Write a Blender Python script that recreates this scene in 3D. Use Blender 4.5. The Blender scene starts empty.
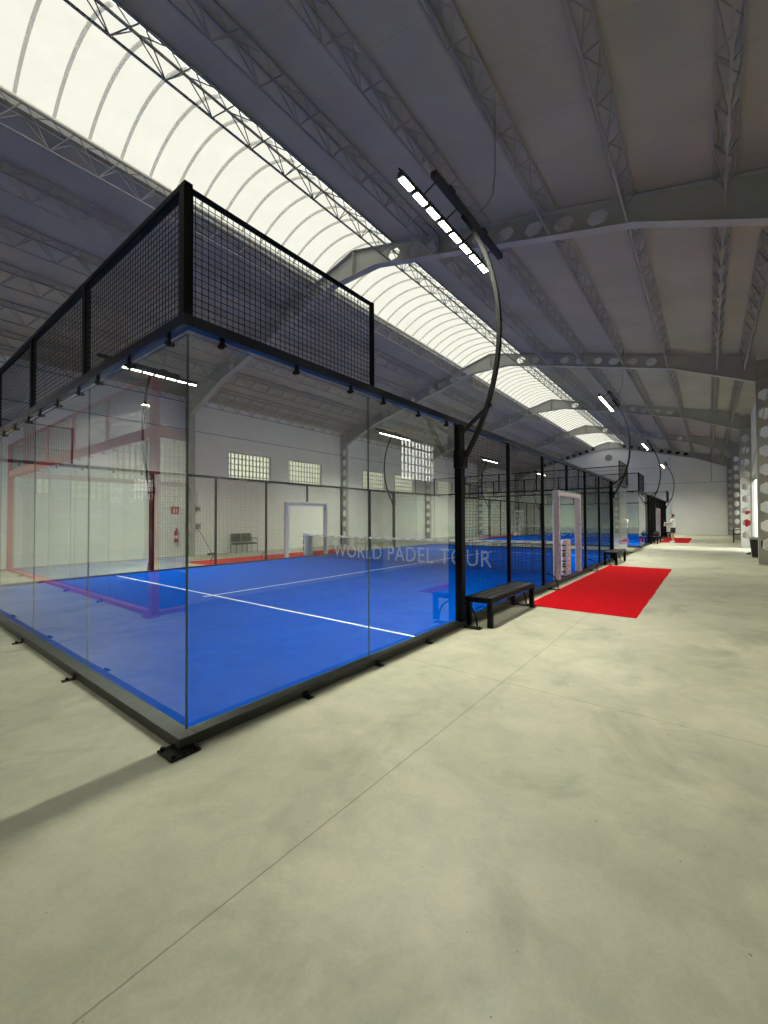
import bpy, bmesh, math, random
from mathutils import Vector, Matrix
random.seed(7)
S = bpy.context.scene
COL = S.collection

# ------------------------------------------------------------------ camera, light, exposure
YAW, PITCH, ROLL = .663, .0168, -.0041
CAMPOS = Vector((2.933, -1.478, 1.558))
def camera():
    f = Vector((-math.sin(YAW)*math.cos(PITCH), math.cos(YAW)*math.cos(PITCH), math.sin(PITCH)))
    r0 = Vector((math.cos(YAW), math.sin(YAW), 0)); u0 = r0.cross(f)
    r = math.cos(ROLL)*r0 + math.sin(ROLL)*u0
    u = -math.sin(ROLL)*r0 + math.cos(ROLL)*u0
    M = Matrix(((r.x, u.x, -f.x, CAMPOS.x), (r.y, u.y, -f.y, CAMPOS.y), (r.z, u.z, -f.z, CAMPOS.z), (0, 0, 0, 1)))
    cd = bpy.data.cameras.new('camera'); cd.sensor_fit = 'VERTICAL'; cd.sensor_height = 24
    cd.lens = 416.6/1024*24; cd.clip_start = .05; cd.clip_end = 300
    c = bpy.data.objects.new('camera', cd); COL.objects.link(c); c.matrix_world = M
    S.camera = c
camera()
S.view_settings.view_transform = 'Standard'; S.view_settings.look = 'None'
S.view_settings.gamma = 1; S.view_settings.use_curve_mapping = False
S.view_settings.exposure = 0.0
try:
    S.cycles.transparent_max_bounces = 40; S.cycles.max_bounces = 10
    S.cycles.diffuse_bounces = 5; S.cycles.glossy_bounces = 4
except Exception: pass

LED_POWER = 350          # watts of one court floodlight row
SKYLIGHT = .94          # brightness of the daylit roof vault
WINDOW = .85
W = bpy.data.worlds.new('sky'); S.world = W; W.use_nodes = True
W.node_tree.nodes['Background'].inputs[0].default_value = (.93, 1, .96, 1)
W.node_tree.nodes['Background'].inputs[1].default_value = 3.5
sd = bpy.data.lights.new('sun', 'SUN'); sd.energy = 5.0; sd.angle = math.radians(16); sd.color = (1, .98, .9)
so = bpy.data.objects.new('sun', sd); COL.objects.link(so); so.location = (20, 24, 14)
so.rotation_euler = Vector((-1, -.02, -.8)).to_track_quat('-Z', 'Y').to_euler()

# ------------------------------------------------------------------ materials
MATS = {}
def new_mat(name):
    m = bpy.data.materials.new(name); m.use_nodes = True; MATS[name] = m
    return m, m.node_tree.nodes, m.node_tree.links
def mat(name, col, rough=.5, metal=0, noise=0, scale=20, spec=.5, bump=0, stretch=(1, 1, 1)):
    m, n, l = new_mat(name); b = n['Principled BSDF']
    b.inputs['Base Color'].default_value = (*col, 1); b.inputs['Roughness'].default_value = rough
    b.inputs['Metallic'].default_value = metal; b.inputs['Specular IOR Level'].default_value = spec
    if noise or bump:
        g = n.new('ShaderNodeNewGeometry'); mp = n.new('ShaderNodeMapping'); mp.inputs['Scale'].default_value = stretch
        t = n.new('ShaderNodeTexNoise'); t.inputs['Scale'].default_value = scale; t.inputs['Detail'].default_value = 5
        l.new(g.outputs['Position'], mp.inputs['Vector']); l.new(mp.outputs[0], t.inputs['Vector'])
        if noise:
            r = n.new('ShaderNodeValToRGB'); r.color_ramp.elements[0].position = .3; r.color_ramp.elements[1].position = .7
            r.color_ramp.elements[0].color = (*[c*(1-noise) for c in col], 1)
            r.color_ramp.elements[1].color = (*[min(1, c*(1+noise)) for c in col], 1)
            l.new(t.outputs['Fac'], r.inputs[0]); l.new(r.outputs[0], b.inputs['Base Color'])
        if bump:
            bn = n.new('ShaderNodeBump'); bn.inputs['Strength'].default_value = bump; bn.inputs['Distance'].default_value = .01
            l.new(t.outputs['Fac'], bn.inputs['Height']); l.new(bn.outputs[0], b.inputs['Normal'])
    return m
def emit(name, col, s, noise=0, scale=3):
    m, n, l = new_mat(name); n.remove(n['Principled BSDF'])
    e = n.new('ShaderNodeEmission'); e.inputs[0].default_value = (*col, 1); e.inputs[1].default_value = s
    if noise:
        g = n.new('ShaderNodeNewGeometry'); t = n.new('ShaderNodeTexNoise'); t.inputs['Scale'].default_value = scale
        t.inputs['Detail'].default_value = 8; t.inputs['Roughness'].default_value = .65
        r = n.new('ShaderNodeMapRange'); r.inputs['From Min'].default_value = .3; r.inputs['From Max'].default_value = .7
        r.inputs['To Min'].default_value = s*(1-noise); r.inputs['To Max'].default_value = s*(1+noise)
        l.new(g.outputs['Position'], t.inputs['Vector']); l.new(t.outputs['Fac'], r.inputs['Value']); l.new(r.outputs[0], e.inputs[1])
    l.new(e.outputs[0], n['Material Output'].inputs[0]); return m
def math_node(n, l, op, a, b=None, c=None):
    m = n.new('ShaderNodeMath'); m.operation = op
    for i, v in enumerate((a, b, c)):
        if v is None: continue
        if isinstance(v, (int, float)): m.inputs[i].default_value = v
        else: l.new(v, m.inputs[i])
    return m.outputs[0]
def glass_mat():
    m, n, l = new_mat('court_glass'); n.remove(n['Principled BSDF'])
    tr = n.new('ShaderNodeBsdfTransparent'); tr.inputs[0].default_value = (.90, .965, .925, 1)
    gl = n.new('ShaderNodeBsdfGlossy'); gl.inputs['Roughness'].default_value = 0; gl.inputs[0].default_value = (1, 1, 1, 1)
    clear = n.new('ShaderNodeBsdfTransparent')
    fr = n.new('ShaderNodeFresnel'); fr.inputs['IOR'].default_value = 1.55
    g = n.new('ShaderNodeNewGeometry')
    two = math_node(n, l, 'MULTIPLY', fr.outputs[0], 2.0)
    den = math_node(n, l, 'ADD', fr.outputs[0], 1.0)
    f2 = math_node(n, l, 'DIVIDE', two, den)
    mx = n.new('ShaderNodeMixShader'); l.new(f2, mx.inputs[0]); l.new(tr.outputs[0], mx.inputs[1]); l.new(gl.outputs[0], mx.inputs[2])
    m2 = n.new('ShaderNodeMixShader'); l.new(g.outputs['Backfacing'], m2.inputs[0])
    l.new(mx.outputs[0], m2.inputs[1]); l.new(clear.outputs[0], m2.inputs[2])
    l.new(m2.outputs[0], n['Material Output'].inputs[0]); return m
def floor_mat():
    m, n, l = new_mat('concrete_floor'); b = n['Principled BSDF']
    g = n.new('ShaderNodeNewGeometry'); sep = n.new('ShaderNodeSeparateXYZ'); l.new(g.outputs['Position'], sep.inputs[0])
    def noise(sc, det, dist=0, rough=.55, stretch=None):
        t = n.new('ShaderNodeTexNoise'); t.inputs['Scale'].default_value = sc; t.inputs['Detail'].default_value = det
        t.inputs['Distortion'].default_value = dist; t.inputs['Roughness'].default_value = rough
        if stretch:
            mp = n.new('ShaderNodeMapping'); mp.inputs['Scale'].default_value = stretch
            mp.inputs['Rotation'].default_value = (0, 0, .5)
            l.new(g.outputs['Position'], mp.inputs[0]); l.new(mp.outputs[0], t.inputs['Vector'])
        else: l.new(g.outputs['Position'], t.inputs['Vector'])
        return t.outputs['Fac']
    def ramp(fac, p0, c0, p1, c1):
        r = n.new('ShaderNodeValToRGB'); r.color_ramp.elements[0].position = p0; r.color_ramp.elements[1].position = p1
        r.color_ramp.elements[0].color = (*c0, 1); r.color_ramp.elements[1].color = (*c1, 1)
        l.new(fac, r.inputs[0]); return r.outputs[0]
    def mul(a, c, fac=1.0):
        x = n.new('ShaderNodeMix'); x.data_type = 'RGBA'; x.blend_type = 'MULTIPLY'; x.inputs[0].default_value = fac
        l.new(a, x.inputs[6]); l.new(c, x.inputs[7]); return x.outputs[2]
    base = ramp(noise(.9, 6, .4), .36, (.405, .40, .312), .66, (.515, .505, .395))
    fine = ramp(noise(4, 8, .5, .7), .35, (.86, .87, .86), .62, (1.03, 1.02, 1.0))
    scuff = ramp(noise(1.5, 5, .6, .6, (1, .7, 1)), .30, (.74, .745, .73), .47, (1, 1, 1))
    grain = ramp(noise(60, 3), .3, (.95, .95, .95), .7, (1.03, 1.03, 1.03))
    speck = ramp(noise(23, 2), .235, (.45, .42, .38), .25, (1, 1, 1))
    c = mul(mul(mul(mul(base, fine), scuff), grain), speck)
    # saw-cut joints
    wob = math_node(n, l, 'MULTIPLY', math_node(n, l, 'SUBTRACT', noise(6, 3), .5), .012)
    def joint(coord, off, per):
        v = math_node(n, l, 'ADD', math_node(n, l, 'SUBTRACT', coord, off - per/2), wob)
        v = math_node(n, l, 'FLOORED_MODULO', v, per)
        v = math_node(n, l, 'ABSOLUTE', math_node(n, l, 'SUBTRACT', v, per/2))
        return math_node(n, l, 'LESS_THAN', v, .004)
    j = math_node(n, l, 'MAXIMUM', joint(sep.outputs[0], 1.36, 6.), joint(sep.outputs[1], 2.37, 6.))
    j = math_node(n, l, 'SUBTRACT', 1.0, math_node(n, l, 'MULTIPLY', j, .42))
    x = n.new('ShaderNodeMix'); x.data_type = 'RGBA'; x.blend_type = 'MULTIPLY'; x.inputs[0].default_value = 1
    l.new(c, x.inputs[6]); l.new(j, x.inputs[7])
    l.new(x.outputs[2], b.inputs['Base Color'])
    rr = n.new('ShaderNodeMapRange'); rr.inputs['To Min'].default_value = .38; rr.inputs['To Max'].default_value = .62
    l.new(noise(2, 4), rr.inputs['Value']); l.new(rr.outputs[0], b.inputs['Roughness'])
    b.inputs['Specular IOR Level'].default_value = .35
    return m
def sheet_mat():
    # painted roof sheets with fine seams across the slope
    m, n, l = new_mat('roof_sheet'); b = n['Principled BSDF']
    g = n.new('ShaderNodeNewGeometry'); sep = n.new('ShaderNodeSeparateXYZ'); l.new(g.outputs['Position'], sep.inputs[0])
    v = math_node(n, l, 'FLOORED_MODULO', sep.outputs[1], 1.0)
    s = math_node(n, l, 'LESS_THAN', v, .018)
    t = n.new('ShaderNodeTexNoise'); t.inputs['Scale'].default_value = .8; t.inputs['Detail'].default_value = 4
    l.new(g.outputs['Position'], t.inputs['Vector'])
    r = n.new('ShaderNodeValToRGB'); r.color_ramp.elements[0].position = .35; r.color_ramp.elements[1].position = .65
    r.color_ramp.elements[0].color = (.36, .34, .275, 1); r.color_ramp.elements[1].color = (.415, .39, .32, 1)
    l.new(t.outputs['Fac'], r.inputs[0])
    k = math_node(n, l, 'SUBTRACT', 1.0, math_node(n, l, 'MULTIPLY', s, .10))
    x = n.new('ShaderNodeMix'); x.data_type = 'RGBA'; x.blend_type = 'MULTIPLY'; x.inputs[0].default_value = 1
    l.new(r.outputs[0], x.inputs[6]); l.new(k, x.inputs[7]); l.new(x.outputs[2], b.inputs['Base Color'])
    b.inputs['Roughness'].default_value = .6; b.inputs['Specular IOR Level'].default_value = .3
    return m
def wall_mat():
    m, n, l = new_mat('painted_block_wall'); b = n['Principled BSDF']
    g = n.new('ShaderNodeNewGeometry'); sep = n.new('ShaderNodeSeparateXYZ'); l.new(g.outputs['Position'], sep.inputs[0])
    v = math_node(n, l, 'FLOORED_MODULO', sep.outputs[2], .2)
    s = math_node(n, l, 'LESS_THAN', v, .014)
    t = n.new('ShaderNodeTexNoise'); t.inputs['Scale'].default_value = .7; t.inputs['Detail'].default_value = 6
    l.new(g.outputs['Position'], t.inputs['Vector'])
    r = n.new('ShaderNodeValToRGB'); r.color_ramp.elements[0].position = .3; r.color_ramp.elements[1].position = .7
    r.color_ramp.elements[0].color = (.78, .78, .745, 1); r.color_ramp.elements[1].color = (.86, .86, .82, 1)
    l.new(t.outputs['Fac'], r.inputs[0])
    k = math_node(n, l, 'SUBTRACT', 1.0, math_node(n, l, 'MULTIPLY', s, .12))
    x = n.new('ShaderNodeMix'); x.data_type = 'RGBA'; x.blend_type = 'MULTIPLY'; x.inputs[0].default_value = 1
    l.new(r.outputs[0], x.inputs[6]); l.new(k, x.inputs[7]); l.new(x.outputs[2], b.inputs['Base Color'])
    b.inputs['Roughness'].default_value = .7
    return m
GLASS = glass_mat(); FLOOR = floor_mat(); SHEET = sheet_mat(); WALL = wall_mat()
EDGE = mat('glass_edge', (.13, .17, .15), .2)
BLACK = mat('black_steel', (.004, .0042, .0042), .55, 0, .2, 30, .14)
KERB = mat('black_kerb_steel', (.030, .032, .025), .42, 0, .25, 12)
RED = mat('red_steel', (.55, .06, .07), .45, 0, .1, 10)
WIRE = mat('black_wire', (.004, .004, .004), .5, spec=.2)
REDWIRE = mat('dark_wire', (.03, .02, .02), .5)
TURF = mat('blue_turf', (.0, .070, .46), .95, 0, .10, 5, .0, .25)
TURFB = mat('blue_turf_behind', (.003, .06, .5), .85, 0, .10, 5, .12)
LINE = mat('white_line_paint', (.85, .87, .88), .8, 0, .04, 30)
CARPET = mat('red_carpet', (.50, .004, .009), .95, 0, .14, 14, .05, .4)
STEEL = mat('grey_painted_steel', (.40, .40, .36), .5, 0, .06, 3)
PURLIN = mat('grey_lattice_steel', (.30, .29, .275), .55, 0, .08, 3)
WHITEPAD = mat('white_vinyl_pad', (.80, .80, .80), .45, 0, .03, 8)
MARK = mat('black_print', (.02, .02, .02), .5)
NETM = mat('black_net_cord', (.012, .014, .02), .8)
BAND = mat('white_net_tape', (.85, .85, .82), .7)
VAULT = emit('daylit_vault_sheet', (1, .995, .86), SKYLIGHT, .04, 2.2)
RIB = mat('pale_vault_rib', (.80, .78, .62), .8)
RIB.node_tree.nodes['Principled BSDF'].inputs['Alpha'].default_value = .42
RAILM = mat('glossy_black_rail', (.006, .009, .016), .25, 0, .1, 8, .45)
PANE = emit('daylit_window_pane', (1, .985, .74), WINDOW, .12, 2)
PANEW = emit('daylit_clear_pane', (1, 1, .94), 5.0, .05, 2)
LATT = mat('concrete_lattice', (.42, .42, .38), .8)
LEDM = emit('led_lens', (1, 1, .80), 26)
HOUSE = mat('lamp_housing', (.022, .023, .022), .5, spec=.3)
SKIN = mat('skin', (.50, .27, .18), .55)
SHIRT = mat('white_cotton', (.78, .78, .75), .9)
BLK = mat('black_cloth', (.012, .012, .014), .9)
GREYC = mat('grey_cloth', (.18, .18, .19), .9)
HAIR = mat('dark_hair', (.018, .012, .009), .7)
SHOE = mat('white_shoe', (.75, .75, .75), .6)
REDP = mat('red_paint', (.60, .02, .02), .35)
SIGNR = mat('red_sign', (.62, .03, .02), .4)
CHROME = mat('chrome', (.6, .6, .6), .2, 1)
FABRIC = mat('charcoal_seat_fabric', (.045, .055, .05), .8)
PLAST = mat('black_plastic', (.015, .015, .016), .35)
GAPSHADE = mat('painted_gap_shade', (.02, .02, .02), .9)
WOOD = mat('broom_handle_wood', (.25, .16, .08), .6)
CABLE = mat('grey_cable', (.16, .16, .15), .6)
CONDUIT = mat('grey_conduit', (.30, .30, .29), .5)

# ------------------------------------------------------------------ mesh helpers
class MB:
    def __init__(s): s.v = []; s.f = []; s.m = []
    def add(s, vs, fs, mi=0):
        k = len(s.v); s.v += [tuple(v) for v in vs]; s.f += [tuple(i+k for i in f) for f in fs]; s.m += [mi]*len(fs); return s
    def box(s, x0, x1, y0, y1, z0, z1, mi=0):
        x0, x1 = sorted((x0, x1)); y0, y1 = sorted((y0, y1)); z0, z1 = sorted((z0, z1))
        return s.add([(x0,y0,z0),(x1,y0,z0),(x1,y1,z0),(x0,y1,z0),(x0,y0,z1),(x1,y0,z1),(x1,y1,z1),(x0,y1,z1)],
                     [(0,3,2,1),(4,5,6,7),(0,1,5,4),(1,2,6,5),(2,3,7,6),(3,0,4,7)], mi)
    def bar(s, p, q, w, h=None, mi=0, n=4, caps=True):
        h = h or w; p = Vector(p); q = Vector(q); d = (q-p)
        if d.length < 1e-6: return s
        d.normalize(); up = Vector((0,0,1)) if abs(d.z) < .95 else Vector((1,0,0))
        a = d.cross(up).normalized(); b = a.cross(d).normalized()
        vs = []
        for c in (p, q):
            for i in range(n):
                t = 2*math.pi*(i+.5)/n; k = math.sqrt(2)/2 if n == 4 else .5
                vs.append(c + a*math.cos(t)*w*k + b*math.sin(t)*h*k)
        fs = [(i, (i+1) % n, n+(i+1) % n, n+i) for i in range(n)]
        if caps: fs += [tuple(range(n-1, -1, -1)), tuple(range(n, 2*n))]
        return s.add(vs, fs, mi)
    def tube(s, pts, r, n=10, mi=0):
        pts = [Vector(p) for p in pts]; rs = r if isinstance(r, (list, tuple)) else [r]*len(pts)
        vs = []; prev = None
        for i, p in enumerate(pts):
            d = (pts[min(i+1, len(pts)-1)] - pts[max(i-1, 0)]).normalized()
            if prev is None:
                up = Vector((0,0,1)) if abs(d.z) < .9 else Vector((1,0,0)); a = d.cross(up).normalized()
            else: a = (prev - d*prev.dot(d)).normalized()
            prev = a; b = d.cross(a)
            for k in range(n):
                t = 2*math.pi*k/n; vs.append(p + (a*math.cos(t)+b*math.sin(t))*rs[i])
        fs = []
        for i in range(len(pts)-1):
            for k in range(n):
                k2 = (k+1) % n; fs.append((i*n+k, i*n+k2, (i+1)*n+k2, (i+1)*n+k))
        fs += [tuple(range(n-1, -1, -1)), tuple(range((len(pts)-1)*n, len(pts)*n))]
        return s.add(vs, fs, mi)
    def disc(s, c, r, h, axis='z', n=16, mi=0):
        d = {'x': (1,0,0), 'y': (0,1,0), 'z': (0,0,1)}[axis]; c = Vector(c)
        return s.bar(c, c+Vector(d)*h, 2*r, 2*r, mi, n)
    def loft(s, rings, n=14, mi=0):
        # rings: (cx, cy, cz, rx, ry)
        vs = []
        for (cx, cy, cz, rx, ry) in rings:
            for k in range(n):
                t = 2*math.pi*k/n; vs.append((cx+rx*math.cos(t), cy+ry*math.sin(t), cz))
        m = len(rings)
        fs = [(i*n+k, i*n+(k+1) % n, (i+1)*n+(k+1) % n, (i+1)*n+k) for i in range(m-1) for k in range(n)]
        fs += [tuple(range(n-1, -1, -1)), tuple(range((m-1)*n, m*n))]
        return s.add(vs, fs, mi)
    def ball(s, c, rx, ry=None, rz=None, n=12, m=8, mi=0):
        ry = ry or rx; rz = rz or rx; c = Vector(c)
        return s.loft([(c.x, c.y, c.z - rz*math.cos(math.pi*(i+.15)/(m+.3)), rx*math.sin(math.pi*(i+.15)/(m+.3)), ry*math.sin(math.pi*(i+.15)/(m+.3))) for i in range(m+1)], n, mi)
    def mesh(s, name, mats):
        me = bpy.data.meshes.new(name); me.from_pydata(s.v, [], s.f)
        for m in (mats if isinstance(mats, (list, tuple)) else [mats]): me.materials.append(m)
        me.polygons.foreach_set('material_index', s.m); me.update(); return me
    def build(s, name, mats, parent=None, smooth=False, bevel=0):
        me = s.mesh(name, mats)
        if smooth:
            for p in me.polygons: p.use_smooth = len(p.vertices) == 4
        o = bpy.data.objects.new(name, me); COL.objects.link(o)
        if parent: o.parent = parent
        if bevel:
            b = o.modifiers.new('bevel', 'BEVEL'); b.width = bevel; b.segments = 2; b.limit_method = 'ANGLE'
        return o
def tag(o, label=None, cat=None, group=None, kind=None):
    if label: o['label'] = label
    if cat: o['category'] = cat
    if group: o['group'] = group
    if kind: o['kind'] = kind
    return o
def empty(name, loc=(0,0,0), rz=0, label=None, cat=None, group=None, kind=None):
    o = bpy.data.objects.new(name, None); COL.objects.link(o); o.location = loc; o.rotation_euler.z = rz
    o.empty_display_size = .2
    return tag(o, label, cat, group, kind)
def copy_tree(o, loc=None, rz=None, label=None, group=None, parent=None, keep_top=True):
    c = o.copy(); COL.objects.link(c); c.parent = parent
    if loc is not None: c.location = loc
    if rz is not None: c.rotation_euler.z = rz
    if label: c['label'] = label
    if group: c['group'] = group
    for ch in list(o.children): copy_tree(ch, parent=c)
    return c
def struct(mb, name, mats, **k):
    return tag(mb.build(name, mats, **k), kind='structure')

# ------------------------------------------------------------------ hall
XC = -5.1; HU = 9.3; XS = -5.2        # ridge line and half span to the inner column faces
XL, XR = -14.85, 4.66                 # inner wall faces
Y0, Y1 = -26.0, 46.15
def roofz(x): return 9.32 - .255*abs(x-XC)

struct(MB().box(XL-.3, XR+.3, Y0-.3, Y1+.3, -.2, 0), 'floor', FLOOR)
struct(MB().box(XR+.3, XR+14, 14, 36, -.25, -.02), 'trim_4', mat('outside_paving', (.55, .53, .47), .8, 0, .1, 3))

def roof():
    m = MB(); t = .06
    for s in (-1, 1):
        xa, xb = XS+s*1.5, XC+s*(HU+.75)
        za, zb = roofz(xa)+.03, roofz(xb)+.03
        vs = [(xa,Y0-.3,za),(xb,Y0-.3,zb),(xb,Y1+.3,zb),(xa,Y1+.3,za),(xa,Y0-.3,za+t),(xb,Y0-.3,zb+t),(xb,Y1+.3,zb+t),(xa,Y1+.3,za+t)]
        m.add(vs, [(0,3,2,1),(4,5,6,7),(0,1,5,4),(1,2,6,5),(2,3,7,6),(3,0,4,7)])
    struct(m, 'ceiling', SHEET)
roof()

# arched skylight along the ridge: one translucent vault, ribs on its inside
def skylight():
    w, rise, z0 = 1.40, .45, roofz(XC+1.5)+.15
    R_ = (w*w+rise*rise)/(2*rise); a0 = math.asin(w/R_)
    def pt(t, r=0): a = -a0+2*a0*t; return (XS+(R_-r)*math.sin(a), z0+rise-R_+(R_-r)*math.cos(a))
    n = 20; m = MB(); vs = []
    for y in (Y0-.3, Y1+.3):
        for r in (0, .012):
            for i in range(n+1):
                x, z = pt(i/n, r); vs.append((x, y, z))
    k = n+1; fs = []
    for i in range(n):
        fs += [(i, i+1, 2*k+i+1, 2*k+i), (k+i+1, k+i, 3*k+i, 3*k+i+1)]
    m.add(vs, fs)
    root = empty('window_1', (0, 0, 0), kind='structure')
    m.build('vault_sheet', VAULT, root, smooth=True)
    rb = MB(); y = 0.21-.565*46
    while y < Y1:
        if y > Y0:
            for i in range(n):
                (xa, za), (xb, zb) = pt(i/n, .03), pt((i+1)/n, .03)
                h = .026
                rb.add([(xa,y-h,za-.02),(xb,y-h,zb-.02),(xb,y+h,zb-.02),(xa,y+h,za-.02),(xa,y-h,za+.015),(xb,y-h,zb+.015),(xb,y+h,zb+.015),(xa,y+h,za+.015)],
                       [(0,3,2,1),(4,5,6,7),(0,1,5,4),(2,3,7,6)])
        y += .565
    rb.build('vault_ribs', RIB, root)
    cb = MB()
    for s in (-1, 1):
        x = XS+s*w; xo = XS+s*1.5; za = roofz(xo)+.02
        cb.add([(x,Y0-.3,z0+.03),(xo,Y0-.3,za),(xo,Y1+.3,za),(x,Y1+.3,z0+.03),(x+s*.03,Y0-.3,z0+.06),(xo+s*.03,Y0-.3,za+.03),(xo+s*.03,Y1+.3,za+.03),(x+s*.03,Y1+.3,z0+.06)],
               [(0,1,2,3),(4,7,6,5),(0,4,5,1),(3,2,6,7),(1,5,6,2),(0,3,7,4)])
    cb.build('kerb_flashing', mat('pale_flashing', (.66, .65, .54), .6), root)
    for nm, y in (('end_cap', Y1+.02), ('end_cap', Y0-.05)):
        e = MB(); ps = [pt(i/n) for i in range(n+1)]
        e.add([(x, y, z) for x, z in ps]+[(x, y+.05, z) for x, z in ps], [tuple(range(n+1)), tuple(range(2*n+1, n, -1))])
        e.build('end_cap', VAULT, root)
skylight()

# walls: grid panels around the openings
def wall_x(name, x0, x1, openings, ztop=7.05):
    m = MB()
    ys = sorted({Y0-.3, Y1+.3, *[o[0] for o in openings], *[o[1] for o in openings]})
    zs = sorted({0, ztop, *[o[2] for o in openings], *[o[3] for o in openings]})
    for i in range(len(ys)-1):
        for j in range(len(zs)-1):
            cy, cz = (ys[i]+ys[i+1])/2, (zs[j]+zs[j+1])/2
            if any(a < cy < b and c < cz < d for a, b, c, d in openings): continue
            m.box(x0, x1, ys[i], ys[i+1], zs[j], zs[j+1])
    return struct(m, name, WALL)
LW = []
for k in range(-3, 4):
    for a, b in ((9.41, 11.84), (12.94, 15.4)):
        y0, y1 = a+9.6*k, b+9.6*k
        if y0 < Y0+1 or y1 > Y1-1: continue
        if -3 < y0 < 9: continue
        z0, z1 = 3.38, 4.76
        if k == -2 and a > 12: y0, y1, z0, z1 = y0, y1-.8, 3.1, 4.76
        if abs(y0-(9.41-19.2)) < .01: y0, y1, z0, z1 = -8.1, -6.35, 2.0, 4.76
        LW.append((y0, y1, z0, z1))
LW += [(-2.75, -1.95, 2.45, 3.25), (-4.5, -3.3, 2.3, 3.1), (-6.15, -5.45, 2.45, 3.25)]
RW = [(9.1, 11.1, 2.8, 4.12), (12.6, 14.6, 2.8, 4.12),
      (-12.5, -10.5, 2.8, 4.12)]
DOOR = (23.7, 26.65, 0, 3.60)
wall_x('wall_left', XL-.25, XL, LW)
wall_x('wall_right', XR, XR+.08, RW+[DOOR])
def gable(name, ya, yb):
    xa, xb = XL-.25, XR+.25
    prof = [(xa,0),(xb,0),(xb,roofz(xb)+.03),(XC+1.5,roofz(XC+1.5)+.1),(XC-1.5,roofz(XC+1.5)+.1),(xa,roofz(xa)+.03)]
    n = len(prof); m = MB()
    m.add([(x,ya,z) for x,z in prof]+[(x,yb,z) for x,z in prof], [tuple(range(n)), tuple(range(2*n-1, n-1, -1))]+[(i, n+i, n+(i+1) % n, (i+1) % n) for i in range(n)])
    return struct(m, name, WALL)
gable('wall_back', Y1, Y1+.25); gable('wall_front', Y0-.25, Y0)

wn = 2
def window(x, s, y0, y1, z0, z1, bright=False):
    # block lattice with daylit panes behind it; s = +1 when the room lies towards +x
    global wn
    root = empty('window_%d' % wn, (x, (y0+y1)/2, z0), kind='structure'); wn += 1
    w, h = y1-y0, z1-z0; hw = w/2
    dp = .04 if bright or y0 < 0 else .13
    m = MB(); m.box(-s*(dp+.03), -s*(dp+.02), -hw+.01, hw-.01, .01, h-.01); m.build('pane', PANEW if bright else PANE, root)
    f = MB()
    for a, b in ((-hw, -hw+.04), (hw-.04, hw)): f.box(-s*(dp+.04), 0, a, b, 0, h)
    for a, b in ((0, .04), (h-.04, h)): f.box(-s*(dp+.04), 0, -hw+.04, hw-.04, a, b)
    f.build('window_frame', STEEL, root)
    g = MB(); nc = max(4, round(w/.205)); nr = max(3, round(h/.29))
    for i in range(1, nc):
        yy = -hw+w*i/nc; g.box(-s*dp, -s*(dp-.05), yy-.024, yy+.024, .04, h-.04)
    for j in range(1, nr):
        zz = h*j/nr; g.box(-s*(dp-.002), -s*(dp-.048), -hw+.04, hw-.04, zz-.022, zz+.022)
    g.build('lattice', LATT, root)
for o in LW: window(XL, 1, *o)
for o in RW: window(XR, -1, *o, bright=True)

# open loading doorway in the right wall: lining and raised shutter box
d = empty('door_1', (XR, (DOOR[0]+DOOR[1])/2, 0), kind='structure'); hw = (DOOR[1]-DOOR[0])/2
m = MB(); m.box(-.02, .09, -hw, -hw+.06, 0, 3.60); m.box(-.02, .09, hw-.02, hw, 0, 3.60); m.box(-.02, .09, -hw+.06, hw-.02, 3.54, 3.60)
m.build('door_frame', STEEL, d)
m = MB()
for i in range(6): m.box(.03, .055, -hw+.07, hw-.03, 3.37+i*.028, 3.393+i*.028)
m.build('shutter_slats', CONDUIT, d)

# cable runs along the walls
tag(MB().tube([(XL+.03, Y0+.2, 5.45), (XL+.03, Y1-.2, 5.45)], .013, 6).build('trim_1', CABLE), kind='structure')
tag(MB().tube([(XR-.5, Y1-.03, 4.75), (-14, Y1-.03, 4.95)], .014, 6).tube([(3.12, Y1-.03, 4.8), (3.12, Y1-.03, 6.7)], .02, 6).build('trim_2', CABLE), kind='structure')
tag(MB().tube([(-1.0, Y1-.03, 6.4), (-14, Y1-.03, 6.4)], .014, 6).build('trim_3', CABLE), kind='structure')

# black board added to paint the shaded gap behind the last rafter's holes
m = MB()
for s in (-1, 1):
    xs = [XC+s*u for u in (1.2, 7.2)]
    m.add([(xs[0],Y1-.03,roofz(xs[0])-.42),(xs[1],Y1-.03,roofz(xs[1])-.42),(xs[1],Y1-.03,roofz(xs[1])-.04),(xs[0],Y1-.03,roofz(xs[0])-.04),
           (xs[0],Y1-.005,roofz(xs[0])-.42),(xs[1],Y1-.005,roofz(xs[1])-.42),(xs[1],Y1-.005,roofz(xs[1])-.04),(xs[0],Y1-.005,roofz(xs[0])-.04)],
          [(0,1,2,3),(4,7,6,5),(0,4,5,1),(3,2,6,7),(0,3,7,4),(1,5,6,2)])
struct(m, 'gap_shade_board', GAPSHADE)

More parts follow.
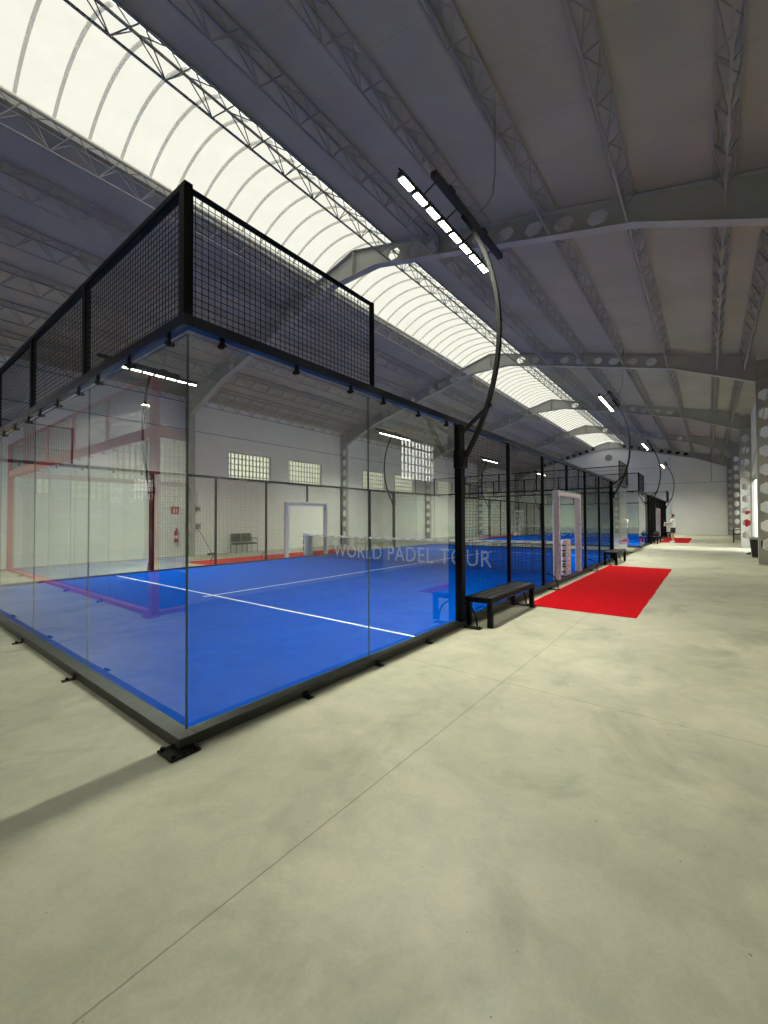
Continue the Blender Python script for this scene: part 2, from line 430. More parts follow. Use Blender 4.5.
# ------------------------------------------------------------------ steel portals
def holed_web(P, length, lo, hi, holes, t, mk):
    """plate in (s, z); holes = list of (centre s, half width, half height, mid z); mk(s, z, side)->point"""
    m = MB()
    cuts = [0]
    for (c, hw_, hh, mid) in holes: cuts += [c-hw_-.02, c+hw_+.02]
    cuts.append(length)
    def poly(pts):
        n = len(pts)
        m.add([mk(s, z, -t/2) for s, z in pts]+[mk(s, z, t/2) for s, z in pts], [tuple(range(n)), tuple(range(2*n-1, n-1, -1))]+[(i, n+i, n+(i+1) % n, (i+1) % n) for i in range(n)])
    for k in range(0, len(cuts), 2):
        a, b = cuts[k], cuts[k+1]
        if b-a > .001:
            brk = [a]+[q for q in P if a < q < b]+[b]
            for u, v in zip(brk, brk[1:]): poly([(u, lo(u)), (v, lo(v)), (v, hi(v)), (u, hi(u))])
    for (c, w, h, mid) in holes:
        a, b = c-w-.02, c+w+.02; mz = mid
        # upper half
        poly([(a, mz), (c-w, mz), (c-w*.5, mz+h), (a, hi(a))]); poly([(c-w*.5, mz+h), (c+w*.5, mz+h), (b, hi(b)), (a, hi(a))]); poly([(c+w, mz), (b, mz), (b, hi(b)), (c+w*.5, mz+h)])
        poly([(a, mz), (a, lo(a)), (c-w*.5, mz-h), (c-w, mz)]); poly([(a, lo(a)), (b, lo(b)), (c+w*.5, mz-h), (c-w*.5, mz-h)]); poly([(b, mz), (c+w, mz), (c+w*.5, mz-h), (b, lo(b))])
    return m
def rafter_bot(u):
    if u < .85: return 8.62
    if u < 7.0: return roofz(XC+u)-.49
    return roofz(XC+u)-.49-(u-7.0)/(HU-7.0)*.37
def portal(y, label):
    root = empty('portal_frame', (XC, y, 0), label=label, cat='portal frame')
    for s in (1, -1):
        # column, 0.45 m deep, hexagonal openings standing one above another
        hs = [(.66+.62*i, .205, .155, .225) for i in range(9)]
        mk = lambda a, b, t, s=s: (s*(HU+b), t, a)
        col = holed_web([], 6.12, lambda q: 0, lambda q: .45, hs, .012, mk)
        fw = .11
        col.box(s*HU, s*(HU+.014), -fw, fw, 0, 6.9); col.box(s*(HU+.436), s*(HU+.45), -fw, fw, 0, 6.78)
        col.box(s*(HU+.014), s*(HU+.436), -.006, .006, 6.12, 6.8)
        col.box(s*(HU+.014), s*(HU+.436), -fw, fw, 6.10, 6.115)
        col.box(s*(HU-.03), s*(HU+.48), -.15, .15, 0, .02)
        col.build('column', STEEL, root)
        # rafter
        hs = [(1.42+.62*i, .20, .135, 0) for i in range(9)]
        hs = [(c, w, h, (rafter_bot(c)+roofz(XC+c))/2) for c, w, h, _ in hs if not 2.55 < c < 2.6]
        mk = lambda a, b, t, s=s: (s*a, t, b)
        r = holed_web([.85, 7.0], HU, rafter_bot, lambda u: roofz(XC+u), hs, .012, mk)
        pts = [(0, rafter_bot(0)), (.85, rafter_bot(.85)), (7.0, rafter_bot(7.0)), (HU, rafter_bot(HU))]
        for (u0, z0), (u1, z1) in zip(pts, pts[1:]):
            r.add([(s*u0,-fw,z0-.014),(s*u1,-fw,z1-.014),(s*u1,fw,z1-.014),(s*u0,fw,z0-.014),(s*u0,-fw,z0),(s*u1,-fw,z1),(s*u1,fw,z1),(s*u0,fw,z0)],
                  [(0,3,2,1),(4,5,6,7),(0,1,5,4),(1,2,6,5),(2,3,7,6),(3,0,4,7)])
        z0, z1 = roofz(XC), roofz(XC+HU)
        r.add([(0,-fw,z0),(s*HU,-fw,z1),(s*HU,fw,z1),(0,fw,z0),(0,-fw,z0+.014),(s*HU,-fw,z1+.014),(s*HU,fw,z1+.014),(0,fw,z0+.014)],
              [(0,3,2,1),(4,5,6,7),(0,1,5,4),(1,2,6,5),(2,3,7,6),(3,0,4,7)])
        r.build('rafter', STEEL, root)
        e = MB()
        u = 2.83; e.box(s*(u-.014), s*(u+.014), -fw, fw, rafter_bot(u)-.03, roofz(XC+u)-.01)
        for q in (-.07, .07):
            for zz in (.06, .2, .34): e.disc((s*(u-.03) if s > 0 else -(u+.03), q, rafter_bot(u)+zz), .014, .06, 'x', 6)
        e.build('splice_plate', STEEL, root)
        e = MB()
        e.box(s*.01, s*.02, -fw, fw, 8.62, 9.3); e.build('ridge_plate', STEEL, root)
    return root
PY = [-11.6, -2.0, 7.6, 17.2, 26.8, 36.4, 46.0, -21.2]
PL = ['grey castellated steel portal frame second behind the viewer', 'grey castellated steel portal frame just behind the viewer',
      'grey steel portal frame nearest ahead, arching just behind the tall corner mesh',
      'grey steel portal frame second ahead, with the big column at the right edge',
      'grey steel portal frame third ahead, over the gap past the near court',
      'grey steel portal frame fourth ahead, last free one before the end wall',
      'grey steel portal frame against the far end wall, its rafter holes dark',
      'grey castellated steel portal frame third behind the viewer']
for y, l in zip(PY, PL): portal(y if y > 45 else y-.12, l)

# lattice purlins: triangular trusses running the length of the hall
def truss(u, side, label, eave=False):
    x = XS+side*u; slope = -side*.255
    root = empty('lattice_purlin', (x, 0, 0), label=label, cat='roof truss', group='lattice purlins under the roof')
    hw_ = .13; zt = lambda dx: roofz(x+dx)-.015
    zb = roofz(x)-.48
    seg = [(Y0+.02, -21.32), (-21.08, -11.72), (-11.48, -2.12), (-1.88, 7.48), (7.72, 17.08), (17.32, 26.68), (26.92, 36.28), (36.52, 45.83)]
    seg = [(a-.12 if a > Y0+1 else a, b-.12) for a, b in seg]
    L = seg[1][1]-seg[1][0]; n = 12; p = L/n
    def member(nm, fill):
        m = MB(); fill(m, L); me = m.mesh(nm, PURLIN)
        m = MB(); fill(m, seg[0][1]-seg[0][0]); me0 = m.mesh(nm, PURLIN)
        for i, (a, b) in enumerate(seg):
            o = bpy.data.objects.new(nm, me0 if i == 0 else me); COL.objects.link(o); o.parent = root; o.location.y = a
    for dx in (-hw_, hw_):
        member('top_chord', lambda m, q, dx=dx: m.bar((dx, 0, zt(dx)), (dx, q, zt(dx)), .034, .034))
    member('bottom_chord', lambda m, q: m.bar((0, 0, zb), (0, q, zb), .030, .030))
    def web(m, q):
        k = max(1, round(q/p)); w = q/k
        for i in range(k):
            yb = w*(i+.5)
            for dx in (-hw_, hw_):
                m.bar((0, yb, zb), (dx, w*i+.03, zt(dx)), .015, caps=False)
                m.bar((0, yb, zb), (dx, w*(i+1)-.03, zt(dx)), .015, caps=False)
            m.bar((-hw_, w*i+.02, zt(-hw_)), (hw_, yb, zt(hw_)), .013, caps=False)
            m.bar((hw_, yb, zt(hw_)), (-hw_, w*(i+1)-.02, zt(-hw_)), .013, caps=False)
    member('lattice_web', web)
ordn = ['', 'second', 'third', 'fourth', 'fifth', 'sixth']
for side, nm in ((1, 'right'), (-1, 'left')):
    for k in range(1, 7):
        lab = ('grey lattice truss along the %s edge of the bright skylight' % nm) if k == 1 else \
              ('grey lattice truss, %s to the %s counting from the skylight' % (ordn[k-1], nm))
        truss(1.4*k if k > 1 else 1.46, side, lab)
    truss(9.12, side, 'grey lattice truss at the %s eaves, close above the wall' % nm)

# wind bracing rods in front of the walls
for i, (ya, yb, lb) in enumerate(((17.35, 26.65, 'thin diagonal steel brace crossing the right wall by the nearest visible column'),
                                  (26.95, 36.25, 'thin diagonal steel brace on the right wall beyond the bright doorway'))):
    m = MB(); m.tube([(XR-.04, ya, 6.3), (XR-.04, yb, 3.7)], .022, 6)
    tag(m.build('wind_brace', STEEL), lb, 'brace', 'wind braces on the right wall')

# ------------------------------------------------------------------ padel court cages
def mesh_panel(parent, p0, p1, z0, z1, mt, skip=None, wire=.0042, step=.05):
    """welded wire grid between two plan points"""
    m = MB(); a = Vector((*p0, 0)); b = Vector((*p1, 0)); L = (b-a).length; d = (b-a)/L
    n = max(1, round(L/step)); k = max(1, round((z1-z0)/step))
    for i in range(n+1):
        p = a+d*(L*i/n); m.bar((p.x, p.y, z0), (p.x, p.y, z1), wire, caps=False)
    for j in range(k+1):
        z = z0+(z1-z0)*j/k; m.bar((a.x, a.y, z), (b.x, b.y, z), wire, caps=False)
    return m.build('mesh_panel', mt, parent)
def hoop_foot(post, x, y, s):
    m = MB()
    m.tube([(x, y, .34), (x+s*.09, y, .33), (x+s*.17, y, .27), (x+s*.22, y, .17), (x+s*.24, y, .03)], .012, 6)
    m.box(x+s*.04, x+s*.30, y-.06, y+.06, .0, .012)
    for dx in (.08, .26):
        for dy in (-.035, .035): m.disc((x+s*dx, y+dy, .012), .012, .018, 'z', 6)
    m.build('foot_bracket', BLACK, post)
def court(name, loc, label, frame, wire, masts=True, redc=False):
    root = empty(name, loc, label=label, cat='court')
    W_, L_ = 10.0, 20.0
    KZ = .075; RZ = 2.925; TZ = 3.905; O = .032
    # kerb
    K = KERB if not redc else frame
    for (a, b, c, d) in ((-W_-.10, .10, -.10, .02), (-W_-.10, .10, L_-.02, L_+.10), (-.02, .10, .02, L_-.02), (-W_-.10, -W_+.02, .02, L_-.02)):
        MB().box(a, b, c, d, 0.0, KZ).build('kerb', K, root, bevel=.004)
    # glass
    panes = []
    for i in range(5):
        for y in (0, L_): panes.append(((-2*i-.004, y), (-2*i-1.996, y), 'x'))
    for x in (0, -W_):
        for y in (0, 2, 16, 18): panes.append(((x, y+.004), (x, y+1.996), 'y'))
    t = .006
    for (p, q, ax) in panes:
        m = MB(); z0, z1 = KZ+.002, RZ-.03
        x0, x1 = sorted((p[0], q[0])); y0, y1 = sorted((p[1], q[1]))
        if ax == 'x': y0, y1 = y0-t, y1+t
        else: x0, x1 = x0-t, x1+t
        # trim corners so that perpendicular panes only meet
        if ax == 'x':
            if x1 > -.01: x1 = -t-.002
            if x0 < -W_+.01: x0 = -W_+t+.002
        v = [(x0,y0,z0),(x1,y0,z0),(x1,y1,z0),(x0,y1,z0),(x0,y0,z1),(x1,y0,z1),(x1,y1,z1),(x0,y1,z1)]
        big = 0 if ax == 'x' else 1
        m.add(v, [(0,3,2,1),(4,5,6,7)], 1)
        m.add(v, [(0,1,5,4),(2,3,7,6)], 0 if ax == 'x' else 1)
        m.add(v, [(1,2,6,5),(3,0,4,7)], 1 if ax == 'x' else 0)
        g = m.build('glass_pane', [GLASS, EDGE], root)
        for k in (.25, .98, 1.7):
            c = MB()
            if ax == 'x':
                cx = p[0]-k; oy = -1 if p[1] < 1 else 1; y = p[1]
                c.box(cx-.016, cx+.016, y+oy*.008, y+oy*.03, RZ-.06, RZ-.0); c.box(cx-.014, cx+.014, y-oy*.008, y-oy*.018, RZ-.055, RZ-.03)
                c.disc((cx, y+(oy*.03 if oy > 0 else -.05), RZ-.04), .010, .02, 'y', 8)
                c.box(cx-.035, cx+.035, y+oy*.03, y+oy*.038, RZ-.045, RZ-.035)
            else:
                cy = p[1]+k; ox = 1 if p[0] > -1 else -1; x = p[0]
                c.box(x+ox*.008, x+ox*.03, cy-.016, cy+.016, RZ-.06, RZ-.0); c.box(x-ox*.008, x-ox*.018, cy-.014, cy+.014, RZ-.055, RZ-.03)
                c.disc((x+(ox*.03 if ox > 0 else -.05), cy, RZ-.04), .010, .02, 'x', 8)
                c.box(x+ox*.03, x+ox*.038, cy-.03, cy+.03, RZ-.045, RZ-.035)
            c.build('clamp', BLACK if not redc else frame, g)
    # rails at 3 m
    rh = .08 if not redc else .17; RM = frame if redc else RAILM
    for y in (-O, L_+O): MB().box(-W_-O-.035, O+.035, y-.035, y+.035, RZ, RZ+rh).build('rail', RM, root)
    for x in (O, -W_-O): MB().box(x-.035, x+.035, -.004, L_+.004, RZ, RZ+rh).build('rail', RM, root)
    # upper cage: 1 m of mesh on the short sides and on the first 2 m of the long sides
    def post(x, y, z0, z1, w=.07, w2=None):
        w2 = w2 or w
        return MB().box(x-w/2, x+w/2, y-w2/2, y+w2/2, z0, z1).build('post', frame, root)
    for y, o in ((0, -O), (L_, O)):
        for i in range(0, 6):
            x = -2.0*i; w = .068 if i in (0, 5) else .055
            if i == 0: x = O
            if i == 5: x = -W_-O
            post(x, y+o, RZ+rh, TZ, w, w)
        MB().box(-W_-O-.034, O+.034, y+o-.03, y+o+.03, TZ, TZ+.04).build('top_rail', frame, root)
        for i in range(5):
            xa = .015 if i == 0 else -2*i-.03; xb = -W_-.015 if i == 4 else -2*i-1.97
            mesh_panel(root, (xa, y+o), (xb, y+o), RZ+rh, TZ, wire)
    for x in (O, -W_-O):
        for ya, yb, yp in ((-.015, 2.0, 2.03), (L_+.015, L_-2.0, L_-2.03)):
            post(x, yp, RZ+rh, TZ+.03, .04, .04)
            MB().box(x-.018, x+.018, min(ya, yp), max(ya, yp), TZ, TZ+.025).build('top_rail', frame, root)
            mesh_panel(root, (x, ya), (x, yb), RZ+rh, TZ, wire)
    # side posts and side mesh
    for x, s in ((.012, 1), (-W_-.012, -1)):
        for y in (4, 6, 8, 12, 14, 16):
            big = y in (4, 16)
            p = post(x+(s*.05 if big else 0), y, KZ, RZ, .11 if big else .06, .11 if big else .06)
            hoop_foot(p, x+s*.07, y, s)
        post(x, 10, 2.27, RZ, .06)
        for a, b in ((4, 6), (6, 8), (12, 14), (14, 16)): mesh_panel(root, (x-s*.01, a+.03), (x-s*.01, b-.03), KZ, RZ, wire)
        mesh_panel(root, (x-s*.01, 8.03), (x-s*.0, 8.88), KZ, RZ, wire)
        mesh_panel(root, (x-s*.01, 11.13), (x-s*.01, 11.97), KZ, RZ, wire)
        mesh_panel(root, (x-s*.01, 8.90), (x-s*.01, 11.11), 2.28, RZ, wire)
        if not redc:
            # padded frame round the entrance
            pd = MB()
            w = .13; xx = x+s*.02; FA, FB = 8.90, 10.98
            pd.box(xx-.075, xx+.075, FA, FA+w, KZ+.0, 2.24); pd.box(xx-.075, xx+.075, FB, FB+w, KZ, 2.24)
            pd.box(xx-.075, xx+.075, FA+w, FB, 2.11, 2.24)
            o = pd.build('entrance_pad', WHITEPAD, root, bevel=.03); o['label'] = 'white padded entrance frame with black lacing'
            for yy in (FA+.012, FA+w-.012, FB+.012, FB+w-.012):
                mk = MB()
                mk.box(xx+s*.0745, xx+s*.0765, yy-.003, yy+.003, .2, 2.1)
                for j in range(9): mk.box(xx+s*.0745, xx+s*.079, yy-.012, yy+.012, .25+j*.22, .30+j*.22)
                mk.build('lacing', MARK, o)
            mk = MB(); mk.box(xx+s*.0745, xx+s*.0765, 9.0, 11.0, 2.216, 2.222)
            for j in range(9): mk.box(xx+s*.0745, xx+s*.079, 9.05+j*.22, 9.10+j*.22, 2.208, 2.230)
            mk.build('lacing', MARK, o)
    if redc:
        for cx in (O+.0, -W_-O-.0):
            for y in (-.03, L_+.03): MB().box(cx-.06, cx+.06, y-.06, y+.06, KZ, TZ).build('corner_post', frame, root)
    # corner base plates
    for cx, cy in ((.07, -.07), (-W_-.07, -.07), (.07, L_+.07), (-W_-.07, L_+.07)):
        s1 = 1 if cx > 0 else -1; s2 = 1 if cy > 0 else -1
        m = MB(); a = .10
        m.box(cx-a+s1*.03, cx+a+s1*.03, cy-a+s2*.03, cy+a+s2*.03, 0, .014)
        for i in (-1, 1):
            for j in (-1, 1): m.disc((cx+s1*.03+i*.075, cy+s2*.03+j*.075, .014), .016, .02, 'z', 6)
            m.disc((cx+s1*.03+i*.075, cy+s2*.03, .014), .012, .012, 'z', 6)
        m.build('base_plate', BLACK if not redc else frame, root)
    # anchor tabs along the kerb
    for i in range(1, 5):
        for y, s in ((-.11, -1), (L_+.11, 1)):
            MB().box(-2*i-.03, -2*i+.03, y, y+s*.10, 0, .010).box(-2*i-.03, -2*i+.03, y, y+s*.008, .01, .06).disc((-2*i, y+s*.06, .01), .014, .02, 'z', 6).build('anchor_tab', BLACK, root)
    for y in (1, 2, 3, 17, 18, 19):
        for x, s in ((.11, 1), (-W_-.11, -1)):
            MB().box(x, x+s*.08, y-.03, y+.03, 0, .010).box(x, x+s*.008, y-.03, y+.03, .01, .05).disc((x+s*.05, y, .01), .012, .016, 'z', 6).build('anchor_tab', BLACK, root)
    return root
C1 = court('padel_court_cage', (0, 0, 0), 'nearest padel court enclosure of clear glass and black mesh on a black kerb', BLACK, WIRE)
C2 = copy_tree(C1, (0, 24.0, 0), label='farther padel court enclosure of glass and black mesh, beyond the first, by the end wall')
C3 = court('padel_court_cage', (-4.25, -21.62, 0), 'red framed padel court enclosure seen only as a reflection in the near glass', RED, REDWIRE, redc=True)

# turf with lines
def turf(loc, label, mt):
    root = empty('artificial_turf', loc, label=label, cat='turf')
    MB().box(-9.975, -.025, .025, 19.975, 0, .03).build('turf_mat', mt, root)
    z = .0305
    for y in (3.05, 16.95): MB().box(-9.95, -.10, y-.025, y+.025, z-.004, z).build('service_line', LINE, root)
    m = MB().box(-5.025, -4.975, 2.85, 17.15, z-.004, z+.0003); m.build('centre_line', LINE, root)
    return root
turf((0, 0, 0), 'bright blue turf with white lines filling the nearest padel court', TURF)
turf((0, 24, 0), 'bright blue turf with white lines filling the farther padel court', TURF)
turf((-4.25, -21.62, 0), 'blue turf inside the red framed court behind the viewer', TURFB)

# nets
def text_mesh(txt, size):
    cu = bpy.data.curves.new('lettering', 'FONT'); cu.body = txt; cu.size = size; cu.extrude = .002
    cu.align_x = 'CENTER'; cu.align_y = 'BOTTOM_BASELINE' if False else 'BOTTOM'; cu.resolution_u = 3; cu.space_character = 1.08
    o = bpy.data.objects.new('tmp', cu); COL.objects.link(o)
    dg = bpy.context.evaluated_depsgraph_get(); me = bpy.data.meshes.new_from_object(o.evaluated_get(dg))
    bpy.data.objects.remove(o); return me
def letter_mat():
    # thin white ink on the open net: half see-through
    m, n, l = new_mat('net_ink'); b = n['Principled BSDF']; b.inputs['Base Color'].default_value = (.75, .78, .85, 1)
    b.inputs['Roughness'].default_value = .9; b.inputs['Alpha'].default_value = .34; return m
INK = letter_mat()
def net(y, label):
    root = empty('padel_net', (-5, y, .03), label=label, cat='net')
    m = MB(); hw_ = 4.88; n = 244
    top = lambda x: .88+.04*(abs(x)/hw_)**2-.03
    for i in range(n+1):
        x = -hw_+2*hw_*i/n; m.bar((x, 0, .02), (x, 0, top(x)), .007, caps=False)
    for j in range(22):
        for k in range(12):
            x0, x1 = -hw_+2*hw_*k/12, -hw_+2*hw_*(k+1)/12; f = (j+.5)/22
            m.bar((x0, 0, .02+(top(x0)-.02)*f), (x1, 0, .02+(top(x1)-.02)*f), .007, caps=False)
    m.build('net_mesh', NETM, root)
    b = MB()
    for k in range(16):
        x0, x1 = -hw_+2*hw_*k/16, -hw_+2*hw_*(k+1)/16
        b.add([(x0,-.012,top(x0)-.03),(x1,-.012,top(x1)-.03),(x1,.012,top(x1)-.03),(x0,.012,top(x0)-.03),(x0,-.012,top(x0)+.035),(x1,-.012,top(x1)+.035),(x1,.012,top(x1)+.035),(x0,.012,top(x0)+.035)],
              [(0,3,2,1),(4,5,6,7),(0,1,5,4),(2,3,7,6)])
    bo = b.build('top_tape', BAND, root); bo['label'] = 'white tape with small black prints'
    mk = MB()
    for i in range(22):
        x = -4.4+8.8*i/21; z = top(x)
        for q in range(5): mk.box(x-.10+q*.04, x-.10+q*.04+.025, -.0145, -.0122, z-.012, z+.016)
    mk.build('tape_print', MARK, bo)
    for s in (-1, 1):
        p = MB(); p.box(s*4.90, s*5.05, -.22, .22, .055, .98)
        po = p.build('net_post', WHITEPAD, root, bevel=.035); po['label'] = 'white padded net post with black printed marks'
        mk = MB()
        for f in (-1, 1):
            for j in range(6):
                z = .14+.135*j; xx = s*4.975
                mk.box(xx-.045, xx+.045, f*.219, f*.223, z, z+.035)
                if j in (1, 3): mk.box(xx-.03, xx+.03, f*.219, f*.223, z+.05, z+.10)
        for fx in (4.8995, 5.0505):
            for j in range(6):
                z = .14+.135*j
                mk.box(s*fx-.0025, s*fx+.0025, -.04, .03, z, z+.028)
                if j in (1, 3): mk.box(s*fx-.0025, s*fx+.0025, -.02, .02, z+.055, z+.085)
            for j in range(8):
                for e in (-.19, .18): mk.box(s*fx-.0025, s*fx+.0025, e, e+.012, .12+j*.1, .145+j*.1)
        mk.build('post_print', MARK, po)
    me = text_mesh('WORLD PADEL TOUR', .62); me.materials.clear(); me.materials.append(INK)
    xs = [v.co.x for v in me.vertices]; sc = 6.4/(max(xs)-min(xs)); ys = [v.co.y for v in me.vertices]; sy = .50/(max(ys)-min(ys)); y0 = min(ys)
    for v in me.vertices: v.co = Vector((v.co.x*sc, -.008+v.co.z*.5, .10+(v.co.y-y0)*sy))
    o = bpy.data.objects.new('lettering', me); COL.objects.link(o); o.parent = root; o.location.x = -.27
    return root
N1 = net(10, 'black padel net with white tape and pale lettering, strung across the nearest court')
N2 = copy_tree(N1, (-5, 34, .03), label='black padel net with white tape across the farther court')

# ------------------------------------------------------------------ carpets
def carpet(x0, x1, y0, y1, label):
    m = MB(); nx, ny = 14, 30; vs = []; rnd = random.Random(int(x0*10+y0))
    for j in range(ny+1):
        for i in range(nx+1):
            x = x0+(x1-x0)*i/nx; y = y0+(y1-y0)*j/ny
            ex = (rnd.random()-.5)*.012
            vs.append((x+(ex if i in (0, nx) else 0), y+(ex if j in (0, ny) else 0), .009+rnd.random()*.0025))
    k = len(vs); vs += [(v[0], v[1], 0.0005) for v in vs]
    fs = [(j*(nx+1)+i, j*(nx+1)+i+1, (j+1)*(nx+1)+i+1, (j+1)*(nx+1)+i) for j in range(ny) for i in range(nx)]
    rim = [i for i in range(nx)]+[nx+j*(nx+1) for j in range(ny)]+[ny*(nx+1)+nx-i for i in range(nx)]+[(ny-j)*(nx+1) for j in range(ny)]
    fs += [(rim[i], rim[i]+k, rim[(i+1) % len(rim)]+k, rim[(i+1) % len(rim)]) for i in range(len(rim))]
    fs.append(tuple(i+k for i in reversed(rim)))
    m.add(vs, fs); return tag(m.build('carpet', CARPET, smooth=False), label, 'carpet')
carpet(.32, 2.02, 6.03, 13.83, 'red carpet on the concrete in front of the nearest court entrance')
carpet(-12.3, -10.42, 6.1, 14.0, 'red carpet along the far side of the nearest court, by the white wall')
carpet(.30, 1.9, 30.2, 37.9, 'small looking red carpet under the standing player by the farther court')
carpet(-12.3, -10.42, 30.2, 38.0, 'red carpet along the far side of the farther court')

# ------------------------------------------------------------------ floodlight masts
def mast(loc, flip, label, single=False, gain=1.0):
    root = empty('court_floodlight', loc, math.pi if flip else 0, label=label, cat='floodlight', group='curved floodlight masts of the courts')
    pts = []
    A, B, Cc = Vector((.02, 2.38)), Vector((.60, 4.28)), Vector((.06, 5.98))
    # circle through three points
    ax, ay, bx, by, cx, cy = *A, *B, *Cc
    D = 2*(ax*(by-cy)+bx*(cy-ay)+cx*(ay-by))
    ux = ((ax*ax+ay*ay)*(by-cy)+(bx*bx+by*by)*(cy-ay)+(cx*cx+cy*cy)*(ay-by))/D
    uy = ((ax*ax+ay*ay)*(cx-bx)+(bx*bx+by*by)*(ax-cx)+(cx*cx+cy*cy)*(bx-ax))/D
    Rr = math.hypot(ax-ux, ay-uy); a0 = math.atan2(ay-uy, ax-ux); a1 = math.atan2(cy-uy, cx-ux)
    for i in range(21):
        a = a0+(a1-a0)*i/20; pts.append((ux+Rr*math.cos(a), 0, uy+Rr*math.sin(a)))
    m = MB()
    if single: pts = [(.0, 0, 2.3), (0, 0, 6.08)]
    for p, q in zip(pts, pts[1:]):
        # rectangular section swept along the arc
        dx, dz = q[0]-p[0], q[2]-p[2]; L = math.hypot(dx, dz); nx, nz = dz/L*.026, -dx/L*.026; w = .032
        vs = []
        for r in (p, q):
            for sx, sy in ((-1,-1),(1,-1),(1,1),(-1,1)): vs.append((r[0]+nx*sx, sy*w, r[2]+nz*sx))
        m.add(vs, [(0,1,5,4),(1,2,6,5),(2,3,7,6),(3,0,4,7),(0,3,2,1),(4,5,6,7)])
    m.build('mast', BLACK, root)
    if not single: MB().bar((0, 0, 2.80), (.47, 0, 3.16), .045, .045).build('brace', BLACK, root)
    MB().box(-.085, .075, -.07, .07, 2.30, 2.55).build('clamp_plate', BLACK, root)
    zb = 6.05
    if single:
        b = MB(); b.box(-.1, .1, -.2, .2, zb+.0, zb+.09); h = b.build('lamp_housing', HOUSE, root)
        MB().box(-.08, .08, -.17, .17, zb-.02, zb-.001).build('lens', LEDM, root)
        ly, lz = .3, zb-.08; lx = 0
    else:
        sgn = -1 if flip else 1
        th = .053*sgn*0
        b = MB(); b.box(.02, .11, -.84, 1.38, zb-.02, zb+.06)
        b.box(.03, .11, -.45, -.30, zb+.07, zb+.11); b.box(.03, .11, .62, .77, zb+.07, zb+.11)
        b.disc((.065, -.855, zb+.02), .03, .02, 'y', 10); b.disc((.065, 1.38, zb+.025), .03, .02, 'y', 10)
        b.build('beam', HOUSE, root, bevel=.012)
        lz = 5.84; lx = -.15; ly = 2.62
        n = 8; pit = ly/n
        for i in range(n):
            yc = -ly/2+pit*(i+.5)
            hb = MB(); hb.box(lx-.046, lx+.046, yc-.135, yc+.135, lz+.005, lz+.05)
            for q in range(7): hb.box(lx-.042, lx+.042, yc-.13+q*.042, yc-.122+q*.042, lz+.05, lz+.085)
            h = hb.build('led_module', HOUSE, root)
            MB().box(lx-.038, lx+.038, yc-.118, yc+.118, lz-.006, lz+.004).build('lens', LEDM, h)
        k = MB()
        k.bar((lx, -ly/2, lz+.095), (lx, ly/2, lz+.095), .018)
        for yy in (-.75, -.15, .45, 1.05): k.bar((lx, yy, lz+.10), (.07, yy, zb-.02), .014)
        k.build('lamp_bracket', HOUSE, root)
    ld = bpy.data.lights.new('led_light', 'AREA'); ld.shape = 'RECTANGLE'; ld.size = .09; ld.size_y = ly
    ld.energy = LED_POWER*gain; ld.color = (1, .99, .82); ld.spread = math.radians(145)
    lo = bpy.data.objects.new('led_light', ld); COL.objects.link(lo); lo.parent = root; lo.location = (lx, 0, lz-.02 if not single else zb-.08)
    # feed cable hanging from the roof lattice
    return root
def feed(x, y, ztop, zb, side, label):
    m = MB(); m.tube([(x+.33*side, y+.55, ztop), (x+.33*side, y+.55, zb+.75), (x+.31*side, y+.5, zb+.35), (x+.24*side, y+.42, zb+.16), (x+.13*side, y+.38, zb+.08)], .008, 6)
    tag(m.build('feed_cable', CABLE), label, 'cable', 'feed cables of the floodlights')
ML = {
 (4, 1): 'curved black floodlight mast with lit lamp row, nearest, above the foreground bench',
 (16, 1): 'curved black floodlight mast at the second thick post, by the near court far bench',
 (28, 1): 'curved black floodlight mast on the first thick post of the farther court, aisle side',
 (40, 1): 'curved black floodlight mast farthest along the aisle, above the standing player',
 (4, -1): 'curved floodlight mast whose long lit lamp row is seen through the corner glass',
 (16, -1): 'curved floodlight mast across the near court, just right of the left wall column',
 (28, -1): 'left side floodlight mast of the farther court, first of its pair',
 (40, -1): 'left side floodlight mast of the farther court, last of its pair by the end wall'}
for (y, s), lb in ML.items():
    x = .085 if s > 0 else -10.085
    mast((x, y, 0), s < 0, lb)
    feed(x, y, roofz(x+.33*s)+.012, 6.15, s, lb.split(' mast')[0].replace('curved black', '').replace('curved', '').strip() and
         'thin grey cable dropping from the roof to the %s' % {(4,1):'nearest floodlight on the aisle side',(16,1):'second floodlight on the aisle side',(28,1):'third floodlight on the aisle side',(40,1):'last floodlight on the aisle side',(4,-1):'first floodlight by the left wall',(16,-1):'second floodlight by the left wall',(28,-1):'third floodlight by the left wall',(40,-1):'last floodlight by the left wall'}[(y, s)])
mast((-14.335, -5.62, 0), True, 'single headed floodlight on the red framed court behind the viewer', single=True, gain=1.3)
mast((-4.165, -5.62, 0), False, 'second single headed floodlight on the red framed court, aisle side, behind the viewer', single=True, gain=.6)

